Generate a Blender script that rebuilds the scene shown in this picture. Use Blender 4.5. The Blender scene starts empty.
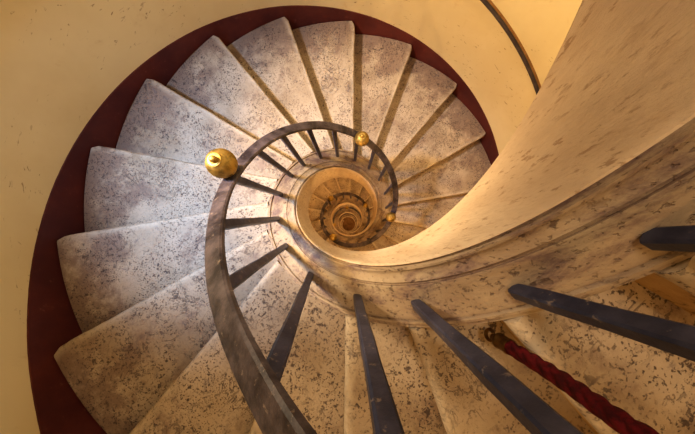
import bpy, bmesh, math, random
from mathutils import Vector, Matrix, noise
random.seed(7)
PI = math.pi
sc = bpy.context.scene
COL = sc.collection

# ------------------------------------------------------------------ measures
P = 3.06                     # rise of one full turn (18 steps of 0.17 m)
NS = 18
H = P / NS
R_WALL = 0.6045 * P
R_STEP = 0.6005 * P
R_CAP_O = 0.1711 * P
R_CAP_I = 0.1115 * P
D_STEP, D_SKIRT, D_CAP, D_CAPI, D_FACE, D_RAIL = 0.5292, 0.4975, 0.5272, 0.5234, 0.6681, 0.3016
PHI0 = 150.42                # nosing angle of step 0, degrees, clockwise seen from above
D_FLOOR = D_STEP + (PHI0 + 20 * 75 - 180) / 360 + 1 / NS
ZC = D_FLOOR * P             # camera height above the floor at the foot of the stair

def zof(d0, phi):
    """height of a helix (depth d0 turns below the eye at phi = 180 deg)"""
    return ZC - (d0 + (phi - 180) / 360) * P

def pol(r, phi, z):
    a = -math.radians(phi)
    return Vector((r * math.cos(a), r * math.sin(a), z))

# ------------------------------------------------------------------ node helpers
class NT:
    def __init__(s, name):
        s.m = bpy.data.materials.new(name); s.m.use_nodes = True
        s.t = s.m.node_tree; s.n = s.t.nodes; s.l = s.t.links
        s.b = s.n['Principled BSDF']
    def node(s, kind, ins=None, **kw):
        o = s.n.new(kind)
        for k, v in kw.items(): setattr(o, k, v)
        for k, v in (ins or {}).items(): s.put(o.inputs[k], v)
        return o
    def put(s, sock, v):
        if isinstance(v, bpy.types.NodeSocket): s.l.new(v, sock)
        elif isinstance(v, bpy.types.Node): s.l.new(v.outputs[0], sock)
        else: sock.default_value = v
    def noise(s, vec, scale, detail=6, rough=0.6, dist=0.0):
        return s.node('ShaderNodeTexNoise', {'Vector': vec, 'Scale': scale, 'Detail': detail, 'Roughness': rough, 'Distortion': dist}).outputs[0]
    def ramp(s, fac, lo, hi, a=0.0, b=1.0):
        return s.node('ShaderNodeMapRange', {'Value': fac, 'From Min': lo, 'From Max': hi, 'To Min': a, 'To Max': b}, interpolation_type='SMOOTHSTEP').outputs[0]
    def mix(s, fac, a, b, mode='MIX'):
        o = s.n.new('ShaderNodeMix'); o.data_type = 'RGBA'; o.blend_type = mode
        s.put(o.inputs[0], fac)
        for i, v in ((6, a), (7, b)):
            s.put(o.inputs[i], (*v, 1) if isinstance(v, tuple) and len(v) == 3 else v)
        return o.outputs[2]
    def math(s, op, a, b=0.0):
        o = s.n.new('ShaderNodeMath'); o.operation = op
        s.put(o.inputs[0], a); s.put(o.inputs[1], b); return o.outputs[0]
    def bump(s, height, strength=0.3, dist=0.01):
        b = s.node('ShaderNodeBump', {'Height': height, 'Strength': strength, 'Distance': dist})
        s.l.new(b.outputs[0], s.b.inputs['Normal'])
    def done(s, color, rough=0.6, metal=0.0, spec=0.4):
        s.put(s.b.inputs['Base Color'], (*color, 1) if isinstance(color, tuple) and len(color) == 3 else color)
        s.put(s.b.inputs['Roughness'], rough); s.put(s.b.inputs['Metallic'], metal)
        s.b.inputs['Specular IOR Level'].default_value = spec
        return s.m

def objcoord(t, vary=True):
    tc = t.node('ShaderNodeTexCoord')
    if not vary: return tc.outputs['Object']
    oi = t.node('ShaderNodeObjectInfo')
    off = t.node('ShaderNodeVectorMath', {0: (37.0, 91.0, 53.0)}, operation='SCALE')
    t.put(off.inputs['Scale'], oi.outputs['Random'])
    add = t.node('ShaderNodeVectorMath', {0: tc.outputs['Object'], 1: off.outputs[0]}, operation='ADD')
    return add.outputs[0]

def mat_tread():
    t = NT('worn_travertine')
    v = objcoord(t)
    raw = t.node('ShaderNodeTexCoord').outputs['Object']
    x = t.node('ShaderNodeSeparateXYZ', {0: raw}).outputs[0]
    big = t.noise(v, 2.2, 5, .6)
    c = t.mix(t.ramp(big, .35, .65), (.40, .32, .235), (.57, .48, .375))
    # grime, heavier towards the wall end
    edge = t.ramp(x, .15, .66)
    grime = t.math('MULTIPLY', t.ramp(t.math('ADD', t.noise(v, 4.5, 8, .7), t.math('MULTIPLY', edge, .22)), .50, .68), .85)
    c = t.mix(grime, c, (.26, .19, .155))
    pat = t.ramp(t.noise(v, 11, 9, .75, .6), .57, .66, 0, .6)
    c = t.mix(pat, c, (.20, .17, .18))
    pits = t.math('MAXIMUM', t.ramp(t.noise(v, 48, 4, .65), .575, .635), t.ramp(t.noise(v, 105, 3, .6), .575, .63))
    pitm = t.math('MULTIPLY', pits, t.ramp(t.noise(v, 7, 4, .6), .36, .55, .15, 1))
    # broken veins in the stone
    vo = t.node('ShaderNodeTexNoise', {'Vector': v, 'Scale': 7.0, 'Detail': 7.0, 'Roughness': .62, 'Distortion': 1.4}).outputs[0]
    vein = t.ramp(t.math('ABSOLUTE', t.math('SUBTRACT', vo, .5)), .004, .016, 1, 0)
    vein = t.math('MULTIPLY', vein, t.ramp(t.noise(v, 3.1, 3, .5), .50, .60))
    dark = t.math('MAXIMUM', pitm, t.math('MULTIPLY', vein, .75))
    c = t.mix(t.math('MULTIPLY', dark, .85), c, (.075, .058, .06))
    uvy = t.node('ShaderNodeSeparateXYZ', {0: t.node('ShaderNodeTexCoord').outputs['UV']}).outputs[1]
    worn = t.math('MULTIPLY', t.ramp(uvy, 7.35, 8.1, 0, .6), t.ramp(t.noise(v, 9, 6, .7), .36, .58))  # paler band along the nosing, broken up by noise
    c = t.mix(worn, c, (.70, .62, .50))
    h = t.math('SUBTRACT', t.math('MULTIPLY', t.noise(v, 26, 7, .65), .6), t.math('MULTIPLY', dark, .7))
    t.bump(h, .55, .008)
    return t.done(c, t.ramp(big, .3, .7, .5, .68), 0, .35)

def mat_riser():
    t = NT('riser_stone')
    v = objcoord(t)
    c = t.mix(t.ramp(t.noise(v, 5, 7, .7), .35, .66), (.38, .25, .12), (.53, .38, .20))  # orange of the shade under the nosings put into the stone colour
    c = t.mix(t.ramp(t.noise(v, 22, 8, .75), .55, .66, 0, .8), c, (.10, .06, .03))
    t.bump(t.noise(v, 30, 7, .7), .5, .008)
    return t.done(c, .75, 0, .2)

def uvec(t, sx, sy):
    uv = t.node('ShaderNodeTexCoord').outputs['UV']
    return t.node('ShaderNodeVectorMath', {0: uv, 1: (sx, sy, 1)}, operation='MULTIPLY').outputs[0]

def mat_coping():
    t = NT('coping_travertine')
    v = uvec(t, 1, 1)
    vs = uvec(t, .7, 1.2)
    c = t.mix(t.ramp(t.noise(v, 3.5, 6, .6), .35, .66), (.36, .275, .20), (.53, .435, .32))
    c = t.mix(t.ramp(t.noise(vs, 8, 9, .75, .4), .47, .63, 0, .85), c, (.19, .13, .135))
    pits = t.math('MULTIPLY', t.ramp(t.noise(v, 40, 5, .65), .575, .64), t.ramp(t.noise(v, 5, 3, .5), .40, .56))
    pits = t.math('MAXIMUM', pits, t.math('MULTIPLY', t.ramp(t.noise(v, 95, 3, .6), .60, .66), .6))
    c = t.mix(t.math('MULTIPLY', pits, .75), c, (.09, .06, .055))
    # darker brown inside the grooves
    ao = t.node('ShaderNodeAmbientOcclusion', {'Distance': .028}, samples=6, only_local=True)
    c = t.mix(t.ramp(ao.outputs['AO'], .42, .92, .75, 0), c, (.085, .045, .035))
    t.bump(t.math('SUBTRACT', t.noise(v, 18, 9, .72), pits), .6, .009)
    return t.done(c, .6, 0, .3)

def mat_face():
    t = NT('well_face_stone')
    v = uvec(t, 1.5, 1.0)
    c = t.mix(t.ramp(t.noise(v, 3.2, 7, .65), .32, .68), (.58, .46, .345), (.75, .63, .49))
    c = t.mix(t.ramp(t.noise(v, 13, 9, .75), .48, .72, 0, .55), c, (.45, .31, .20))
    sp = t.math('MULTIPLY', t.ramp(t.noise(v, 26, 6, .7), .545, .62), t.ramp(t.noise(v, 5.5, 4, .6), .43, .55))
    c = t.mix(t.math('MULTIPLY', sp, .5), c, (.24, .13, .07))
    t.bump(t.noise(v, 24, 9, .7), .5, .008)
    return t.done(c, .65, 0, .25)

def mat_wall():
    t = NT('ochre_plaster')
    v = objcoord(t, False)
    c = t.mix(t.ramp(t.noise(v, .9, 5, .6), .34, .68), (.62, .515, .30), (.71, .62, .395))
    c = t.mix(t.ramp(t.noise(v, 3.3, 9, .72, .5), .58, .74, 0, .45), c, (.47, .32, .15))
    # rubbed scuffs
    m = t.node('ShaderNodeMapping', {'Vector': v, 'Rotation': (.5, .3, .2), 'Scale': (1.4, 1.4, 3.6)}).outputs[0]
    sc_ = t.math('MULTIPLY', t.ramp(t.noise(m, 13, 4, .6, .8), .63, .70), t.ramp(t.noise(v, 1.9, 3, .5), .44, .56))
    c = t.mix(t.math('MULTIPLY', sc_, .75), c, (.22, .13, .07))
    t.bump(t.noise(v, 12, 6, .6), .12, .01)
    return t.done(c, .62, 0, .3)

def mat_skirt():
    t = NT('oxblood_paint')
    v = objcoord(t, False)
    c = t.mix(t.ramp(t.noise(v, 2.5, 7, .65), .35, .7), (.070, .014, .016), (.125, .028, .022))
    c = t.mix(t.ramp(t.noise(v, 20, 7, .78), .60, .74, 0, .6), c, (.24, .11, .08))
    t.bump(t.noise(v, 10, 5, .6), .1, .01)
    return t.done(c, .42, 0, .4)

def mat_iron(name, a, b, rough=.5):
    t = NT(name)
    v = t.node('ShaderNodeNewGeometry').outputs['Position']
    c = t.mix(t.ramp(t.noise(v, 9, 7, .7), .35, .68), a, b)
    c = t.mix(t.ramp(t.noise(v, 42, 5, .7), .60, .68, 0, .5), c, (.36, .29, .24))
    t.bump(t.noise(v, 35, 6, .65), .3, .004)
    return t.done(c, rough, 0, .4)

def mat_brass(name='old_brass', col=(.52, .36, .11), rough=.5):
    t = NT(name)
    v = objcoord(t, False)
    c = t.mix(t.ramp(t.noise(v, 30, 6, .7), .42, .70), col, tuple(k * .45 for k in col))
    return t.done(c, t.ramp(t.noise(v, 18, 5, .6), .3, .7, rough - .06, rough + .18), .9, .5)

def mat_plain(name, a, b, scale=8, rough=.6):
    t = NT(name)
    v = objcoord(t, False)
    c = t.mix(t.ramp(t.noise(v, scale, 6, .65), .35, .66), a, b)
    t.bump(t.noise(v, scale * 4, 5, .6), .3, .004)
    return t.done(c, rough, 0, .35)

M_TREAD, M_RISER, M_COPE, M_FACE, M_WALL, M_SKIRT = mat_tread(), mat_riser(), mat_coping(), mat_face(), mat_wall(), mat_skirt()
M_RAIL = mat_iron('dark_iron_rail', (.022, .018, .025), (.135, .112, .128), .40)
M_BAL = mat_iron('dark_iron_bar', (.022, .027, .062), (.072, .078, .140), .40)  # blue sheen of the cool light put into the bar colour
M_BRASS = mat_brass()
M_HOOK = mat_brass('tarnished_brass', (.22, .13, .05), .4)
M_ROPE = mat_plain('crimson_rope', (.055, .003, .008), (.15, .006, .014), 60, .7)
M_WRAIL = mat_plain('dark_wall_rail_paint', (.035, .025, .028), (.06, .045, .045), 12, .4)
M_WSHADE = mat_plain('rail_shadow_brown', (.20, .10, .035), (.30, .16, .06), 12, .5)  # colour of the shadow behind the wall rail
M_FLOOR = mat_plain('dark_brown_floor', (.12, .06, .02), (.24, .13, .05), 5, .6)

# ------------------------------------------------------------------ mesh helpers
def link(o, parent=None):
    COL.objects.link(o)
    if parent: o.parent = parent
    return o

def finish(name, bm, mat, parent=None, angle=32, smooth=True):
    bmesh.ops.recalc_face_normals(bm, faces=bm.faces)
    if smooth:
        for f in bm.faces: f.smooth = True
        ca = math.radians(angle)
        for e in bm.edges:
            if len(e.link_faces) == 2 and e.calc_face_angle(0) > ca: e.smooth = False
    me = bpy.data.meshes.new(name); bm.to_mesh(me); bm.free()
    me.materials.append(mat)
    return link(bpy.data.objects.new(name, me), parent)

def sweep(rings, closed=True, caps=True, uv=None):
    """bmesh from a list of equal-length rings of points"""
    bm = bmesh.new(); n = len(rings[0])
    lay = bm.loops.layers.uv.new('UVMap') if uv else None
    vs = [[bm.verts.new(p) for p in r] for r in rings]
    for i in range(len(vs) - 1):
        for j in range(n if closed else n - 1):
            k = (j + 1) % n
            f = bm.faces.new((vs[i][j], vs[i][k], vs[i + 1][k], vs[i + 1][j]))
            if uv:
                for lp, (a, b) in zip(f.loops, ((i, j), (i, j + 1), (i + 1, j + 1), (i + 1, j))):
                    lp[lay].uv = uv(a, b)
    if caps and closed:
        bm.faces.new(list(reversed(vs[0]))); bm.faces.new(vs[-1])
    return bm

def tag(o, label=None, cat=None, group=None, kind=None):
    for k, v in (('label', label), ('category', cat), ('group', group), ('kind', kind)):
        if v: o[k] = v
    return o

def empty(name, loc=(0, 0, 0), rz=0.0):
    o = bpy.data.objects.new(name, None); o.empty_display_size = .1
    o.location = loc; o.rotation_euler = (0, 0, rz)
    return link(o)

def frange(a, b, s):
    n = max(1, round((b - a) / s)); return [a + (b - a) * i / n for i in range(n + 1)]

# ------------------------------------------------------------------ the setting
TOP = ZC + 2.6
bm = bmesh.new()
NSEG = 144
for j in range(NSEG):
    a0, a1 = 2 * PI * j / NSEG, 2 * PI * (j + 1) / NSEG
    q = [Vector((R * math.cos(a), R * math.sin(a), z)) for R, a, z in
         ((R_WALL, a0, -.05), (R_WALL, a1, -.05), (R_WALL, a1, TOP), (R_WALL, a0, TOP),
          (R_WALL + .2, a0, -.05), (R_WALL + .2, a1, -.05), (R_WALL + .2, a1, TOP), (R_WALL + .2, a0, TOP))]
    v = [bm.verts.new(p) for p in q]
    bm.faces.new((v[0], v[3], v[2], v[1])); bm.faces.new((v[4], v[5], v[6], v[7])); bm.faces.new((v[3], v[7], v[6], v[2]))
bmesh.ops.remove_doubles(bm, verts=bm.verts, dist=1e-4)
tag(finish('wall_outer', bm, M_WALL), kind='structure')

bm = bmesh.new()
bmesh.ops.create_circle(bm, cap_ends=True, segments=96, radius=R_WALL + .1)
r = bmesh.ops.extrude_face_region(bm, geom=bm.faces[:])
bmesh.ops.translate(bm, verts=[g for g in r['geom'] if isinstance(g, bmesh.types.BMVert)], vec=(0, 0, -.1))
tag(finish('floor', bm, M_FLOOR), kind='structure')

PH_A, PH_B = -88.0, 180 + 360 * (D_FLOOR - D_CAP) - 6     # extent of the helix
# painted skirting band that climbs the wall with the steps
rings = []
for ph in frange(PH_A, PH_B + 3, 2):
    zt = zof(D_SKIRT, ph); zb = max(0.0, zt - .40)
    wob = .004 * noise.noise(Vector((ph * .09, 3, 0)))
    rings.append([pol(R_WALL + .003, ph, zb), pol(R_WALL - .006, ph, zb), pol(R_WALL - .006, ph, max(.02, zt - .004 + wob)), pol(R_WALL + .003, ph, max(.024, zt + wob))])
tag(finish('baseboard_outer', sweep(rings), M_SKIRT), kind='structure')

# ------------------------------------------------------------------ string with coping
def helix_mesh(prof, a, b, step):
    """prof: list of (r, depth in turns at phi 180)"""
    L = [0.0]
    for p, q in zip(prof, prof[1:] + prof[:1]):
        L.append(L[-1] + math.hypot(q[0] - p[0], (q[1] - p[1]) * P))
    phs = frange(a, b, step)
    rings = [[pol(r, ph, max(-.0, zof(d, ph))) for r, d in prof] for ph in phs]
    rm = .14 * P
    return sweep(rings, uv=lambda i, j: (math.radians(phs[i]) * rm * 1.26, L[j]))

ro, ri = R_CAP_O, R_CAP_I
w = ro - ri
def cp(f, dz): return (ri + w * f, D_CAP + (D_CAPI - D_CAP) * (1 - f) + dz / P)
cope = [cp(f, dz) for f, dz in ((1.0, .090), (1.0, .010), (.985, .003), (.935, .003), (.925, -.004), (.89, -.005), (.872, .006), (.72, .005), (.55, .005), (.40, .003), (.345, -.001),
        (.325, .000), (.318, .005), (.30, .0065), (.285, .005), (.275, .000), (.22, .006), (.16, .0085), (.105, .005), (.09, -.001), (.06, -.002), (.052, .012), (.036, .018), (.021, .018), (.021, .090))]
fd = D_FACE
fi = ri - .0016 * P
face = [(ro, cp(1, .0895)[1]), (cp(.0205, 0)[0], cp(.0205, .0895)[1])] + [cp(f, dz) for f, dz in ((.0205, .0175), (.005, .004), (-.012, .006), (-.023, .016), (-.027, .032))]
fi = face[-1][0]
nz = 7
d0 = face[-1][1]
for k in range(1, nz): face.append((fi + .002 * math.sin(PI * k / nz), d0 + (fd - d0) * k / nz))
face += [(fi, fd - .004), (fi + .006, fd), (ro - .01, fd + .006), (ro, fd)]
strg = empty('stone_string', pol((ro + ri) / 2, PH_B, 0))
tag(strg, 'pale moulded stone string spiralling around the open stairwell, sweeping past at right', 'stair string')
def reparent(o, p):
    o.parent = p; o.matrix_parent_inverse = Matrix.Translation(-p.location); return o
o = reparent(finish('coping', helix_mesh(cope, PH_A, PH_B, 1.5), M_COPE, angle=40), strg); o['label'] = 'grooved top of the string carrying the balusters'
o = reparent(finish('well_face', helix_mesh(face, PH_A, PH_B, 1.5), M_FACE, angle=40), strg); o['label'] = 'smooth curved face towards the open well'

# ------------------------------------------------------------------ steps
RM = (R_CAP_O + R_STEP) / 2
E_NOSE = .030            # nosing lies this far in front of the radial line
OVER = .028              # overhang of the tread beyond the riser
TH = .048
R_IN = R_CAP_O + .0012
def chord(e, r): return math.degrees(math.asin(max(-1, min(1, e / r))))
def step_profile(var):
    rn = random.Random(var)
    seed = rn.random() * 50
    stations = [R_IN + (R_STEP - R_IN) * k / 36 for k in range(37)]
    tread, body = [], []
    for r in stations:
        f = (r - R_IN) / (R_STEP - R_IN)
        n1 = noise.noise(Vector((r * 5, seed, 0))) * .006 + noise.noise(Vector((r * 17, seed, 5))) * .003
        corner = max(0, f - .965) / .035
        front = chord(E_NOSE + n1 - .016 * corner ** 2, r)
        rfront = chord(E_NOSE - OVER, r)
        rback = -20 + chord(E_NOSE - OVER, r) + .02
        wear = -.006 * math.exp(-((f - .38) / .25) ** 2) + noise.noise(Vector((r * 4, seed, 9))) * .002
        def P2(ph, z): return pol(r, ph, z)
        span = front - rback
        ring = []
        for k in range(9):                                  # top, back to front
            u = k / 8
            ring.append(P2(rback + (span - math.degrees(.016 / r)) * u, wear * math.sin(PI * min(1, u * 1.0)) * .8 + wear * u ** 3 * .5))
        zt = wear * .5
        for k in range(1, 6):                               # rounded nose
            a = PI * k / 6
            ring.append(P2(front - math.degrees(.016 / r) * (1 - math.sin(a)), zt - TH * .5 * (1 - math.cos(a))))
        ring.append(P2(front - math.degrees(.016 / r), -TH))
        ring.append(P2(rback, -TH))
        tread.append(ring)
        zf = -H - .15
        body.append([P2(rback, -TH - .0006), P2(rfront, -TH - .0006), P2(rfront, -H), P2(rfront, zf), P2(rback, -.16)])
    return tread, body

BASE = pol(RM, 0, 0)
VARS = []
def make_step_meshes(v):
    tr, bd = step_profile(v)
    tr = [[p - BASE for p in ring] for ring in tr]; bd = [[p - BASE for p in ring] for ring in bd]
    return tr, bd

def clock(phi):
    # hour hand position in the photograph (phi is clockwise from the right)
    m = ((phi % 360) / 360 * 12 + 3) % 12
    h = int(m); q = int(round((m - h) * 60 / 5.0)) * 5
    if q == 60: h, q = h + 1, 0
    if h == 0: h = 12
    return '%d:%02d' % (h, q)

FIRST = {
 -5: 'speckled tan step at the right edge beyond the crimson rope, partly under the string',
 -4: 'speckled tan step at lower right beneath the crimson rope',
 -3: 'speckled brown step at the bottom edge, between two balusters',
 -2: 'cream step under the handrail at the bottom edge',
 -1: 'warm tan step at lower left, cut by the bottom edge of the photo',
 0: 'broad step at lower left, its outer corner lowest of those jutting onto the red skirting',
 1: 'bluish white step at far left with cracked brown corner by the red skirting',
 2: 'pale grey step on the left, second above the broad lower left one',
 3: 'pale veined step at upper left lying just above the large brass ball',
 4: 'pinkish grey step at upper left, second above the large brass ball',
 5: 'pinkish grey step at the top reaching nearest the upper photo edge',
 6: 'pale pitted step at the top, its nosing upright just left of the small brass ball',
 7: 'tan pitted step at the top just right of the small brass ball',
 8: 'smooth tan step at upper right, second right of the small brass ball',
 9: 'speckled tan step at right with its corner at the red skirting',
 10: 'tan step at right cut off by the sweeping string, last one touching the red skirting',
 11: 'shaded brown step at right, wedge beside the string below the last skirting corner',
 12: 'darkest narrow step wedge at right beside the string and a small brass ball',
}
TURN = {1: 'second', 2: 'third', 3: 'fourth', 4: 'fifth'}
PROTO = {}
I0, I1 = -11, 75
for i in range(I0, I1 + 1):
    phi = PHI0 + 20 * i
    v = (i - I0) % 6
    z = zof(D_STEP, phi)
    e = empty('stone_step', pol(RM, phi, z), -math.radians(phi))
    if v not in PROTO:
        tr, bd = make_step_meshes(v)
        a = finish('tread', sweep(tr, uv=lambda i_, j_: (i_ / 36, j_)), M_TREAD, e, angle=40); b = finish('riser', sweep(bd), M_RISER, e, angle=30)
        PROTO[v] = (a, b)
    else:
        for s in PROTO[v]:
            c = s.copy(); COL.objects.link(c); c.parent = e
    if i in FIRST: lab = FIRST[i]
    elif i < -5: lab = 'stone step rising out of view behind the string at right'
    else:
        k = (i - 13) // 18 + 1 if i >= 13 else 0
        lab = ('worn step of the %s turn down, at %s on the clock' % (TURN.get(k, 'lowest'), clock(phi - 10))) if k else 'stone step hidden under the string at lower right, at %s on the clock' % clock(phi - 10)
    tag(e, lab, 'stair step', 'travertine steps of the spiral stair')

# ------------------------------------------------------------------ railing
rail = empty('iron_railing', pol(.139 * P, PH_B - 4, 0))
tag(rail, 'dark iron railing with flat handrail, square balusters and brass ball finials along the well', 'railing')
def sub(o): return reparent(o, rail)
RO, RI = .1525 * P, .1355 * P
RC = (RO + RI) / 2
RT = .024
rings = []
phs = frange(PH_A + 6, PH_B - 3, 2)
b = .005
for ph in phs:
    z = zof(D_RAIL, ph) + .003 * noise.noise(Vector((ph * .05, 1, 1)))
    jr = .003 * noise.noise(Vector((ph * .04, 7, 2)))
    rings.append([pol(r + jr, ph, z + dz) for r, dz in ((RI + b, 0), (RO - b, 0), (RO, -b), (RO, -RT + b), (RO - b, -RT), (RI + b, -RT), (RI, -RT + b), (RI, -b))])
sub(finish('handrail', sweep(rings), M_RAIL, angle=30))

RB = .1485 * P                 # foot of a baluster on the coping
def baluster(dphi):
    """one square bar with a lead-set foot; built at phi = 0, base at coping level"""
    bm = bmesh.new()
    zb = zof(D_CAP, 0) - ZC; zr = zof(D_RAIL, 0) - ZC
    base = pol(RB + (.003 * P if dphi == -3.3 else 0), 0, 0)
    top = pol(RC, dphi, zof(D_RAIL, dphi) - zof(D_CAP, 0) - RT + .002)
    n = 8
    rings = []
    for k in range(n + 1):
        t = k / n
        c = base.lerp(top, t); c.z = top.z * t - .004 * (1 - t)
        s = .0128 * (1 + .12 * t) + (.0007 * math.sin(k * 2.1))
        ch = s * .72
        rings.append([c + Vector(q) for q in ((ch, s, 0), (s, ch, 0), (s, -ch, 0), (ch, -s, 0), (-ch, -s, 0), (-s, -ch, 0), (-s, ch, 0), (-ch, s, 0))])
    bm2 = sweep(rings)
    return bm2
SEEN = {31.2: -3.3, 48.6: -3.3, 69.5: -2.5, 89: -2, 113.25: -7, 136.75: -8.5, 158: -7.5, 179.25: -5, 199.75: -4.5, 216.25: -1.5, 236.25: -1.5, 255: 0, 276: 0, 295.75: -1}
BAL_PH = [95.5 + 20 * k for k in range(-8, -3) if 95.5 + 20 * k > PH_A + 20] + list(SEEN) + [95.5 + 20 * k for k in range(11, 80) if 95.5 + 20 * k < PH_B - 6]
proto_bal = {}
for ph in BAL_PH:
    lean = SEEN.get(ph, -3.3 if ph < 100 else -1)
    if lean not in proto_bal:
        o = proto_bal[lean] = finish('baluster', baluster(lean), M_BAL, angle=20)
    else:
        o = proto_bal[lean].copy(); COL.objects.link(o)
    o.parent = rail
    o.rotation_euler = (0, 0, -math.radians(ph)); o.location = Vector((0, 0, zof(.5257, ph))) - rail.location

def lathe(prof, seg=40):
    bm = bmesh.new(); vs = []
    for r, z in prof:
        if r < 1e-6: vs.append([bm.verts.new((0, 0, z))])
        else: vs.append([bm.verts.new((r * math.cos(2 * PI * j / seg), r * math.sin(2 * PI * j / seg), z)) for j in range(seg)])
    for a, b_ in zip(vs, vs[1:]):
        for j in range(seg):
            k = (j + 1) % seg
            q = [x for x in ((a[0] if len(a) == 1 else a[j]), (a[0] if len(a) == 1 else a[k]), (b_[0] if len(b_) == 1 else b_[k]), (b_[0] if len(b_) == 1 else b_[j]))]
            u = []
            for x in q:
                if x not in u: u.append(x)
            if len(u) > 2: bm.faces.new(u)
    return bm
BR = .050
STEM = .030
ball = [(0, 0), (.021, 0), (.021, .010), (.015, .014), (.013, STEM - .006), (.019, STEM)]
cz = STEM + BR * .93
for k in range(1, 25):
    a = -1.15 + (PI / 2 + 1.15 - .42) * k / 24
    ball.append((BR * math.cos(a), cz + BR * math.sin(a)))
zt = ball[-1][1]; rt = ball[-1][0]
ball += [(rt + .0022, zt + .0005), (rt + .0022, zt + .0035), (rt - .004, zt + .0055), (.012, zt + .004), (.0095, zt + .007), (.0095, zt + .010), (.011, zt + .013), (.0095, zt + .018), (.005, zt + .0205), (0, zt + .021)]
fin0 = None
for ph, rr, dz in ((77, .147, 0), (179.3, .147, .008), (280.5, .132, 0), (375, .138, 0), (483.5, .1335, 0), (583, .141, 0), (683, .138, 0), (783, .138, 0), (883, .138, 0), (983, .138, 0)):
    c = pol(rr * P, ph, zof(D_RAIL, ph) - .004 + dz)
    if fin0 is None:
        fin0 = finish('ball_finial', lathe(ball), M_BRASS, angle=50); o = fin0
        o['label'] = 'polished brass ball with a small stepped tip'
        brk0 = finish('collar', lathe([(0, -.006), (.024, -.006), (.026, -.002), (.026, .004), (.022, .008), (0, .008)], 28), M_BAL, fin0, angle=50)
        brk0['label'] = 'dark iron collar under the ball'; brk0.location = (0, 0, -.002)
    else:
        o = fin0.copy(); COL.objects.link(o); k_ = brk0.copy(); COL.objects.link(k_)
        k_.parent = o
    o.parent = rail
    o.location = c - rail.location; o.rotation_euler = (0, 0, -math.radians(ph))

# ------------------------------------------------------------------ handrail on the wall
wr = empty('wall_handrail', pol(R_WALL - .03, 700, zof(.256, 700)))
tag(wr, 'slim dark handrail fixed along the yellow wall at top right', 'handrail')
r1, r2 = [], []
for ph in frange(100, 700, 2):
    z = zof(.2517, ph)
    c = R_WALL - .036
    r1.append([pol(c + .016 * math.cos(a), ph, z + .014 * math.sin(a)) for a in [2 * PI * k / 12 for k in range(12)]])
    r2.append([pol(R_WALL + .002, ph, z - .012), pol(R_WALL - .022, ph, z - .012), pol(R_WALL - .022, ph, z + .008), pol(R_WALL + .002, ph, z + .008)])  # added strip, stands in for the lit gap and shadow behind the rail
o = reparent(finish('rail_bar', sweep(r1), M_WRAIL), wr)
o = reparent(finish('shadow_strip', sweep(r2), M_WSHADE), wr); o['label'] = 'added brown strip standing in for the rail shadow on the wall'

# ------------------------------------------------------------------ rope hanging from the handrail
def dpt(r, ph, d): return pol(r * P, ph, ZC - d * P)
path_ctrl = [dpt(.1917, 55.8, .190), dpt(.1975, 54.3, .150), dpt(.1993, 54.0, .111), dpt(.199, 52.6, .05), dpt(.193, 50.2, -.01), dpt(.170, 49, -.05), dpt(.152, 48.5, -.062)]
def catmull(pts, n):
    out = []
    q = [pts[0] * 2 - pts[1]] + pts + [pts[-1] * 2 - pts[-2]]
    for i in range(1, len(q) - 2):
        for k in range(n):
            t = k / n
            out.append(.5 * ((2 * q[i]) + (q[i + 1] - q[i - 1]) * t + (2 * q[i - 1] - 5 * q[i] + 4 * q[i + 1] - q[i + 2]) * t * t + (3 * q[i] - q[i - 1] - 3 * q[i + 1] + q[i + 2]) * t ** 3))
    out.append(pts[-1]); return out
pth = catmull(path_ctrl, 40)
rope = empty('barrier_rope', pth[0])
tag(rope, 'twisted crimson rope with a tarnished brass end, hanging at lower right', 'rope')
def frames(pts):
    fr = []; up = Vector((1, 0, 0))
    for i, p in enumerate(pts):
        t = (pts[min(i + 1, len(pts) - 1)] - pts[max(i - 1, 0)]).normalized()
        n = (up - t * up.dot(t)).normalized(); up = n
        fr.append((p, t, n, t.cross(n)))
    return fr
rings = []; s = 0
fr = frames(pth); prev = pth[0]
RR = .0150
for p, t, n, bn in fr:
    s += (p - prev).length; prev = p
    tw = s * 2 * PI / .115
    rings.append([p + (n * math.cos(a) + bn * math.sin(a)) * (RR * (.80 + .24 * abs(math.cos(2.0 * (a - tw))))) for a in [2 * PI * k / 40 for k in range(40)]])
reparent(finish('rope_cord', sweep(rings), M_ROPE, angle=80), rope)
p0 = pth[0]; ax = (pth[0] - pth[6]).normalized()
fer = lathe([(0, -.02), (.0165, -.02), (.0175, -.016), (.0165, -.012), (.0165, .004), (.0178, .007), (.0178, .012), (.015, .016), (.010, .022), (.008, .030), (0, .031)], 28)
rot = ax.to_track_quat('Z', 'Y').to_matrix().to_4x4()
bmesh.ops.transform(fer, matrix=Matrix.Translation(p0) @ rot, verts=fer.verts)
reparent(finish('ferrule', fer, M_HOOK, angle=40), rope)
ring = []
for k in range(33):
    a = 2 * PI * k / 32
    cc = Vector((.012 * math.sin(a), 0, .040 - .012 * math.cos(a)))
    d = Vector((math.sin(a), 0, -math.cos(a)))
    ring.append([cc + d * (.0042 * math.cos(q)) + Vector((0, .0042 * math.sin(q), 0)) for q in [2 * PI * j / 10 for j in range(10)]])
hk = sweep(ring, caps=False); bmesh.ops.remove_doubles(hk, verts=hk.verts, dist=1e-5)
bmesh.ops.transform(hk, matrix=Matrix.Translation(p0) @ rot, verts=hk.verts)
reparent(finish('hook', hk, M_HOOK), rope)

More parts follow.
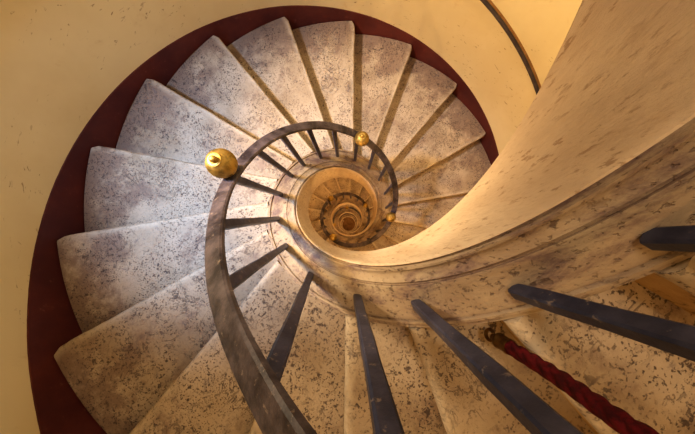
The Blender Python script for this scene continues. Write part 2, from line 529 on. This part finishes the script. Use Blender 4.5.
# ------------------------------------------------------------------ light
def lamp(name, kind, loc, energy, col, size=.3, target=None, spot=None, blend=.6):
    d = bpy.data.lights.new(name, kind); d.energy = energy; d.color = col
    if kind == 'AREA': d.shape = 'DISK'; d.size = size
    else: d.shadow_soft_size = size
    if kind == 'SPOT': d.spot_size = math.radians(spot); d.spot_blend = blend
    o = link(bpy.data.objects.new(name, d)); o.location = loc
    if target is not None: o.rotation_euler = (Vector(target) - Vector(loc)).to_track_quat('-Z', 'Y').to_euler()
    return o
W = bpy.data.worlds.new('stair_world'); sc.world = W; W.use_nodes = True
W.node_tree.nodes['Background'].inputs[0].default_value = (1.0, .62, .26, 1)
W.node_tree.nodes['Background'].inputs[1].default_value = .36
# cool daylight from a window on the left, raking over the flight
lamp('window_light', 'SPOT', pol(.50 * P, 186, ZC + .35), 265, (.42, .63, 1.0), .12, pol(.25 * P, 202, ZC - .53 * P), 74, 1.0)
lamp('warm_fill_right', 'SPOT', pol(.50 * P, 196, ZC + .30), 340, (1.0, .66, .32), .12, pol(.46 * P, 332, ZC - .90 * P), 66, .7)  # added warm fill for the right-hand treads
lamp('low_coping_fill', 'SPOT', pol(.50 * P, 192, ZC - .02 * P), 85, (1.0, .80, .54), .09, pol(.15 * P, 88, ZC - .27 * P), 42, .9)  # added cream fill from the window side onto the lower coping
# added warm fills, then unseen lamps under the lower turns
lamp('upper_wall_fill', 'POINT', pol(.40 * P, 312, ZC - .22), 18, (1.0, .95, .74), .08)  # added to brighten the wall at upper right
lamp('well_face_fill', 'POINT', pol(.03 * P, 250, ZC + .9), 29, (1.0, .80, .58), .12)  # added above the eye to brighten the string face
lamp('near_tread_fill', 'POINT', pol(.45 * P, 90, ZC + .9), 11, (1.0, .53, .21), .12)  # added to warm the nearest treads
for k in range(1, 5):
    for ph in (290, 110):
        pp = ph + 360 * (k - 1)
        lamp('warm_lamp', 'POINT', pol(.45 * P, pp, zof(D_FACE, pp) - .12), 45, (1.0, .64, .30), .05)
sc.view_settings.view_transform = 'Standard'
sc.view_settings.look = 'Medium High Contrast'

# ------------------------------------------------------------------ camera
F = 250.0
cx, cy, ra, rb = .007186, -.073937, -.047176, -.002269
ca, sa, cb, sb = math.cos(ra), math.sin(ra), math.cos(rb), math.sin(rb)
right = Vector((cb, -sb * sa, -sb * ca)); down = Vector((0, ca, -sa)); fwd = Vector((sb, cb * sa, cb * ca))
def W3(v): return Vector((v.x, -v.y, -v.z))
right, down, fwd = W3(right), W3(down), W3(fwd)
cam = bpy.data.cameras.new('camera'); co = link(bpy.data.objects.new('camera', cam))
m = Matrix.Identity(4)
for r_ in range(3):
    m[r_][0] = right[r_]; m[r_][1] = -down[r_]; m[r_][2] = -fwd[r_]
m.translation = Vector((-cx * P, cy * P, ZC))
co.matrix_world = m
cam.sensor_fit = 'HORIZONTAL'; cam.sensor_width = 36; cam.lens = 36 * F / 695
cam.clip_start = .01; cam.clip_end = 100
sc.camera = co
